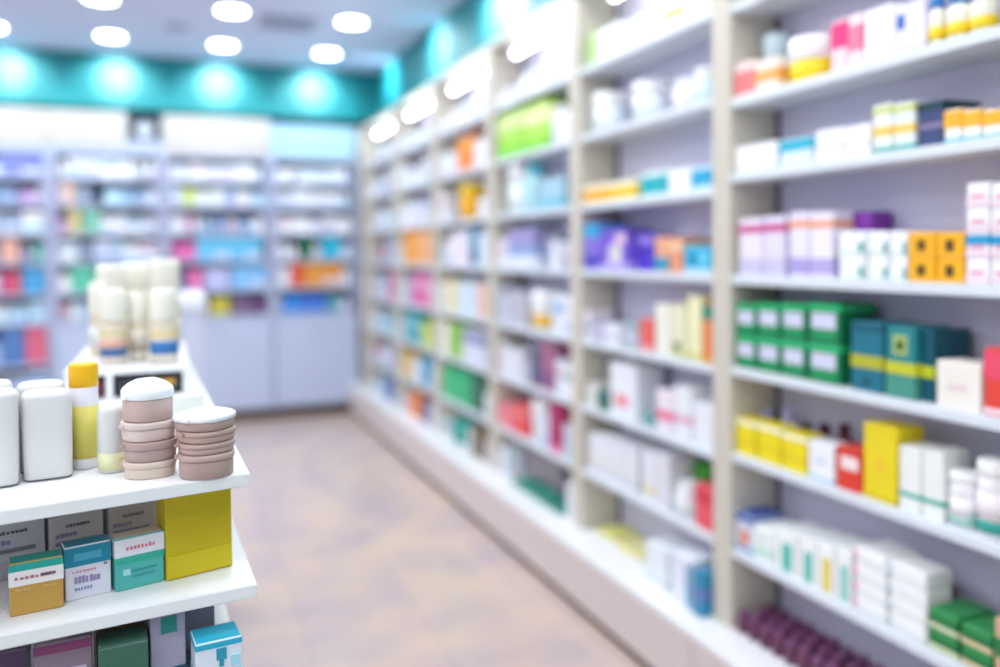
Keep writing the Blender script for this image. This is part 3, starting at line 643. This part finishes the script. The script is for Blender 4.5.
for a, b_, yt, c, lab in (((-22, 586), (46, 571), 521, 'd6d4dc', 'grey printed carton behind the gold and teal carton'), ((51, 572), (104, 560), 514, 'dcd4d4', 'beige grey carton behind the blue topped carton'), ((109, 558), (157, 547), 505, 'dcccc8', 'beige carton standing behind the red printed carton')):
    dcarton(T2, a, b_, yt, .05, c, [(.05, .3, 'c8c4d4')], strokes(.3, .75, .78, .05, '6a6478', 7, a[0])+strokes(.1, .5, .6, .08, '9a98c0', 5, a[0]+1)+[(.1, .45, .85, .52, '8f8a98')], lab)
# shelf 3
def d3(a, b_, yt, c, bands, patches, lab, dep=.05, top=None): dcarton(T3, a, b_, yt, dep, c, bands, patches, lab, top)
d3((-30, 738), (30, 724), 652, '6a5872', [(.75, .95, '5a4668')], [], 'muted purple carton at the left of the lower display shelf')
d3((36, 742), (94, 728), 640, '8a7888', [(.88, .97, '84406c')], [(.2, .6, .9, .7, 'b8b0c0')], 'mauve grey carton with magenta edge on the lower display shelf')
d3((100, 734), (150, 722), 645, '3c6858', [(.1, .4, '587868')], [], 'dark green carton on the lower display shelf')
dcarton(T3, (98, 708), (151, 694), 612, .05, '8c7a62', [(.1, .3, '9a8468')], [], 'brown carton behind the dark green one')
d3((152, 712), (187, 702), 614, 'a8a4ba', [(.1, .42, '28546c')], [(.3, .8, .75, .97, '208c84')], 'grey lilac carton with teal crest on the lower display shelf')
dcarton(T3, (186, 690), (216, 682), 606, .04, '8a8696', [(.3, .5, '6a6478')], [], 'dull grey carton at the back of the lower display shelf')
d3((197, 716), (243, 704), 640, 'e4eef8', [(.9, .975, '2ab0cc'), (.42, .56, 'a8e4f0'), (.0, .2, '5a3aa0')], [(.44, .72, .66, .88, '2f9cb8'), (.50, .62, .60, .72, '2f9cb8'), (.75, .6, .95, .75, 'a8e4f0')], 'white and cyan carton with violet base at the end of the lower shelf', top='2ab0cc')
# shelf 1: white flat bottles
def flat_bottle(cx, cy, w, d, h, ang, lab, c='dcdbda'):
    tt = empty('flat_bottle', (cx, cy, T1+.0004), ang); q = MB(); a, b_ = w/2, d/2
    prof = [(0, a*.86, b_*.8), (.0015, a*.92, b_*.9), (.005, a*.955, b_*.97), (h*.3, a*.975, b_*.985), (h*.7, a*.99, b_*.99), (h-.010, a, b_)]
    for k in range(1, 6):
        s_ = k/5*PI/2; prof.append((h-.010+.010*math.sin(s_), a-.010*(1-math.cos(s_)), b_-.012*(1-math.cos(s_))))
    prof.append((h+.0008, a*.5, b_*.4))
    q.loft(prof, mat(c, .32, .015), 4.2, 48); q.build('bottle_body', tt)
    q = MB(); q.loft([(.0006, a*.93, b_*.92), (.0022, a*.945, b_*.95)], mat('6a6a64', .7), 4.2, 48); q.build('base_shade_ring', tt)  # dark ring painted in for the shadow line at the rounded foot
    tag(tt, lab, 'bottle', 'white flat bottles on the display'); return tt
def place_fb(xa, xb, yb, yt, d, ang, lab, back=0.0, up=0.0):
    A, B_ = pl(xa, yb, 2, T1), pl(xb, yb-6, 2, T1); w = math.hypot(*(B_-A)[:2]); m_ = (A+B_)/2
    h = ztop((m_[0], m_[1], 0), yt)-T1-.002+up
    ang = math.radians(ang); return flat_bottle(m_[0]-math.sin(ang)*(d/2+back), m_[1]+math.cos(ang)*(d/2+back), w, d, h, ang, lab)
place_fb(22, 74, 484, 391, .046, 6, 'white flat bottle just left of the yellow capped bottle')
place_fb(16, 67, 484, 391, .04, 6, 'white flat bottle behind, left of the yellow capped bottle', .050, .006)
place_fb(-34, 20, 493, 391, .046, 6, 'white flat bottle cut by the left picture edge')
place_fb(-40, 12, 493, 391, .04, 6, 'white flat bottle behind the one at the picture edge', .050, .006)
def cyl_pos(xa, xb, yb):
    A, B_ = pl(xa, yb, 2, T1), pl(xb, yb, 2, T1); return (A+B_)/2, math.hypot(*(B_-A)[:2])
# yellow capped spray bottle
m_, w = cyl_pos(72, 97, 470); h = ztop((m_[0], m_[1]+w/2, 0), 363)-T1; yc = m_[1]+w/2
tt = empty('spray_bottle', (m_[0], yc, T1+.0004)); tag(tt, 'slim bottle with yellow label and bright yellow cap', 'bottle')
r = w/2*1.04; q = MB(); q.loft([(0, r*.93, r*.93), (.003, r, r), (h*.78, r, r), (h*.785, r*.97, r*.97)], mat('e6e4ea', .3), 2, 40); q.build('bottle_body', tt)
q = MB(); q.loft([(h*.10, r+.0004, r+.0004), (h*.60, r+.0004, r+.0004)], mat('dcd268', .4), 2, 40)
q.build('label_wrap', tt)
q = MB(); q.loft([(h*.775, r*.98, r*.98), (h*.78, r*1.03, r*1.03), (h*.97, r*1.03, r*1.03), (h*.99, r*.98, r*.98), (h, r*.86, r*.86)], mat('f6bc10', .35), 2, 40); q.build('cap', tt)
# short frosted bottle
m_, w = cyl_pos(99, 125, 474); yc = m_[1]+w/2; h = ztop((m_[0], yc, 0), 405)-T1
tt = empty('frosted_bottle', (m_[0], yc, T1+.0004)); tag(tt, 'short frosted clear bottle between yellow capped bottle and tub stack', 'bottle')
r = w/2*1.02; q = MB(); q.loft([(0, r*.92, r*.92), (.004, r, r), (h*.9, r, r), (h*.95, r*.9, r*.9), (h, r*.7, r*.7)], mat('d6d8d4', .3), 2, 36); q.build('bottle_body', tt)
q = MB(); q.loft([(h*.05, r+.0004, r+.0004), (h*.3, r+.0004, r+.0004)], mat('e6e6b8', .4), 2, 36); q.build('label_wrap', tt)
# tub stacks
def tub(cx, cy, z, r, h, body, lid, lab, lidf=.4, dome=0.0, ang=0, ov=1.03, grp='round pink tubs stacked on the display'):
    tt = empty('cosmetic_tub', (cx, cy, z+.0003), ang); tag(tt, lab, 'tub', grp); zl = h*(1-lidf)
    q = MB(); q.loft([(0, r*.93, r*.93), (.0015, r*.965, r*.965), (zl*.9, r*.985, r*.985), (zl, r*.96, r*.96)], mat(body, .45), 2.4, 48); q.build('tub_body', tt)
    q = MB(); R2 = r*ov
    prof = [(zl-.0002, R2*.98, R2*.98), (zl+.001, R2, R2), (h-.0015-dome, R2, R2), (h-.0004-dome, R2*.975, R2*.975)]
    if dome: prof += [(h-dome*.8, R2*.93, R2*.93), (h-dome*.35, R2*.72, R2*.72), (h-dome*.1, R2*.52, R2*.52), (h, R2*.42, R2*.42)]
    else: prof += [(h, R2*.9, R2*.9)]
    q.loft(prof, mat(lid, .4), 2.4, 48)
    q.build('lid', tt)
    q = MB(); q.box(-R2-.004, -R2+.002, -.004, .004, zl+.001, zl+.005, mat(lid, .4)); q.build('lid_tab', tt)
    return tt
# left stack
m_ = pl(150, 480, 2, T1); r = .0345; cx, cy = m_[0], m_[1]+r
Z = lambda yt: ztop((cx, cy-r, 0), yt)
zz = [T1, Z(463), Z(443), Z(424), Z(396)+.018]
labs = ['bottom beige tub of the taller stack, under the taupe one', 'taupe tub second from bottom in the taller stack', 'pale pink tub third from bottom in the taller stack', 'pink tub with white domed lid topping the taller stack']
cols = [('d8c6b4', 'd6c2b6'), ('b69e98', 'b49a94'), ('dcc8c0', 'd8c6c0'), ('ccb4ac', 'f2f6fa')]
for i in range(4):
    tub(cx+(0, .001, -.001, -.0015)[i], cy, zz[i]+.0004*i, r*(1, 1, 1.0, .93)[i], zz[i+1]-zz[i]-.0004, cols[i][0], cols[i][1], labs[i], (.35, .4, .35, .45)[i], .013 if i == 3 else 0, .2*i)
# right stack
m_ = pl(207, 480, 2, T1); r = .0372; cx, cy = m_[0]+.001, m_[1]+r-.002
zz = [T1, Z(456), Z(445), Z(433), Z(420)+.008]
labs = ['dark taupe tub at the bottom of the shorter stack', 'thin pink tub second from bottom in the shorter stack', 'thin pink tub third from bottom in the shorter stack', 'wide tub with white lid on top of the shorter stack']
cols = [('b89e96', 'c2a89e'), ('c6aca2', 'bda299'), ('c2a69c', 'bfa398'), ('b8a096', 'f0f2fa')]
for i in range(4):
    tub(cx+(0, 0, .0005, -.001)[i], cy, zz[i]+.0004*i, r*(1, 1, 1, 1.04)[i], zz[i+1]-zz[i]-.0004, cols[i][0], cols[i][1], labs[i], (.25, .4, .4, .5)[i], .006 if i == 3 else 0, .3*i)
dcarton(T1, (168, 428), (205, 424), 396, .03, 'e6e8e2', [], [], 'small white carton standing behind the tub stacks')
# capsule bottles on the riser
def cap_bottle(xa, xb, ybase, yt, lab, capc='eae7da', labc=(), yb_=None, zb=RZ, body='ddd0b8'):
    A, B_ = (pl(xa, ybase, 2, zb), pl(xb, ybase, 2, zb)) if yb_ is None else (pl(xa, 330, 1, yb_), pl(xb, 330, 1, yb_))
    w = abs(B_[0]-A[0]); x = (A[0]+B_[0])/2; y = (A[1]+B_[1])/2+w/2
    h = ztop((x, y-w/2, 0), yt)-zb
    o = bottle('capsule_bottle', (x, y, zb+.0005), 0, w*.985, h, body, capc, list(labc), .42, 1.0, seg=32); tag(o, lab, 'bottle', 'capsule bottles on the riser')
lb1 = [(.02, .98, 'eee6e0'), (.15, .5, '2f5f94'), (.5, .9, 'e8b4a0')]; lb2 = [(.02, .98, 'e8e4dc'), (.3, .75, '2a74b4'), (.8, .98, 'e8cf60')]; lb3 = [(.02, .98, 'ddd3c0'), (.3, .5, 'b8a890')]
cap_bottle(99, 127, 365, 290, 'capsule bottle with pink and navy label at the left front of the riser', labc=[(.02, .16, 'd8cabc'), (.16, .24, 'd8cabc'), (.24, .5, '3a6394'), (.5, .82, 'dcae9c'), (.82, .9, 'ded6c0'), (.9, .99, 'd0cc78')])
cap_bottle(150, 179, 364, 290, 'capsule bottle with bright blue label at the right front of the riser', labc=[(.02, .24, 'd4cabc'), (.24, .3, 'd4cabc'), (.3, .7, '2a70b0'), (.7, .86, 'd8ccc4'), (.86, .98, 'e0cc70')])
cap_bottle(129, 148, 362, 292, 'plain cream capsule bottle between the two labelled front ones', labc=[(.02, .3, 'ddd3c0'), (.3, .5, 'a89880'), (.5, .98, 'e0d8c8')])
cap_bottle(88, 109, 0, 283, 'pale capsule bottle at the far left of the middle row', yb_=2.19, labc=[(.3, .9, 'dfe0dc')])
cap_bottle(96, 125, 0, 265, 'taller capsule bottle in the rear row, leftmost', yb_=2.28, labc=[(.3, .75, 'd8e0d0'), (.75, .9, '4a9a70')])
cap_bottle(121, 152, 0, 263, 'taller capsule bottle in the rear row, middle', yb_=2.36, labc=[(.3, .78, 'e4dccc'), (.78, .98, 'd8dc90')])
cap_bottle(151, 181, 0, 259, 'taller capsule bottle in the rear row, rightmost, with olive ring', yb_=2.28, labc=[(.3, .8, 'e4dccc'), (.8, .98, 'cdd080')])

# white pedestal beyond the display
sr = pl(206, 308, 1, 3.2); st = pl(182, 296, 1, 3.2)[2]
t = empty('white_pedestal', (sr[0]-.14, 3.4, 0)); tag(t, 'white square pedestal standing beyond the display, seen beside the capsule bottles', 'pedestal')
q = MB(); q.box(-.13, .13, -.19, .19, 0, st-.055, mat('ced4e8', .45), .004); q.build('column', t)
q = MB(); q.box(-.14, .14, -.2, .2, st-.0545, st, mat('eef2fa', .45), .006); q.build('cap_block', t)

# ------------------------------------------------------------------ labels for everything standing on shelves
SN = ['top', 'second', 'third', 'fourth', 'fifth', 'sixth', 'seventh', 'eighth', 'ninth']
for (place_, lvl, nm), its in REG.items():
    cols_ = []
    for it in sorted(its, key=lambda a: (a[0], a[1])):
        if cols_ and abs(cols_[-1][0][0]-it[0]) < .001: cols_[-1].append(it)
        else: cols_.append([it])
    shelf = 'bottom ledge' if (lvl == 7 and 'rack' in place_) else SN[lvl]+' shelf'
    for i, cg in enumerate(cols_):
        for j, (pos, z, o, desc, cat) in enumerate(cg):
            row = '' if len(cg) == 1 else (' ' + ('bottom' if j == 0 else 'topmost' if j == len(cg)-1 else ORD[j]+' up'))
            d_ = ' '.join(desc.split()[:6])
            lab = '%s,%s %s %s along, %s, %s' % (d_, row+' in' if row else '', ORD[i], nm if not row else 'stack', shelf, place_)
            o['label'] = ' '.join(lab.split()); o['category'] = cat
            o['group'] = '%ss on the %s of the %s' % (nm, shelf, place_)

# ------------------------------------------------------------------ the smallest cartons beyond three hundred, as one mass
cart = []
for o in list(COL.objects):
    if o.type == 'MESH' and o.name.split('.')[0] == 'carton' and o.get('category') == 'carton':
        x, y = pr(tuple(o.location)); d_ = float((np.array(o.location)-C0)@Fv); dim = [max(v.co[i] for v in o.data.vertices)-min(v.co[i] for v in o.data.vertices) for i in (0, 2)]
        size = dim[0]*dim[1]/(d_*d_)*(abs(math.cos(YAW)) if abs(o.rotation_euler.z) < .5 else .45)
        if not (-60 < x < 1040 and -40 < y < 820): size = 0
        cart.append((size, o))
cart.sort(key=lambda a: -a[0])
vv, ff, mi_, ms = [], [], [], []
for size, o in cart[296:]:
    me = o.data
    if size > 0:
        Mo = Matrix.Translation(o.location) @ Matrix.Rotation(o.rotation_euler.z, 4, 'Z'); n_ = len(vv)
        vv += [tuple(Mo @ v.co) for v in me.vertices]
        for p in me.polygons:
            ff.append(tuple(n_+i for i in p.vertices)); m_ = me.materials[p.material_index]
            if m_ not in ms: ms.append(m_)
            mi_.append(ms.index(m_))
    bpy.data.objects.remove(o)
if vv:
    me = bpy.data.meshes.new('distant_cartons'); me.from_pydata(vv, [], ff)
    for m_ in ms: me.materials.append(m_)
    me.polygons.foreach_set('material_index', mi_); me.update()
    o = bpy.data.objects.new('distant_cartons', me); COL.objects.link(o); o['kind'] = 'stuff'
    tag(o, 'the many smallest pale cartons filling the back wall and far racks', 'cartons')

# ------------------------------------------------------------------ daylight added, entering by the end left open behind
w = bpy.data.worlds.new('ambient_fill'); S.world = w; w.use_nodes = True
bg = w.node_tree.nodes['Background']; bg.inputs['Color'].default_value = (.80, .87, 1, 1); bg.inputs['Strength'].default_value = .58
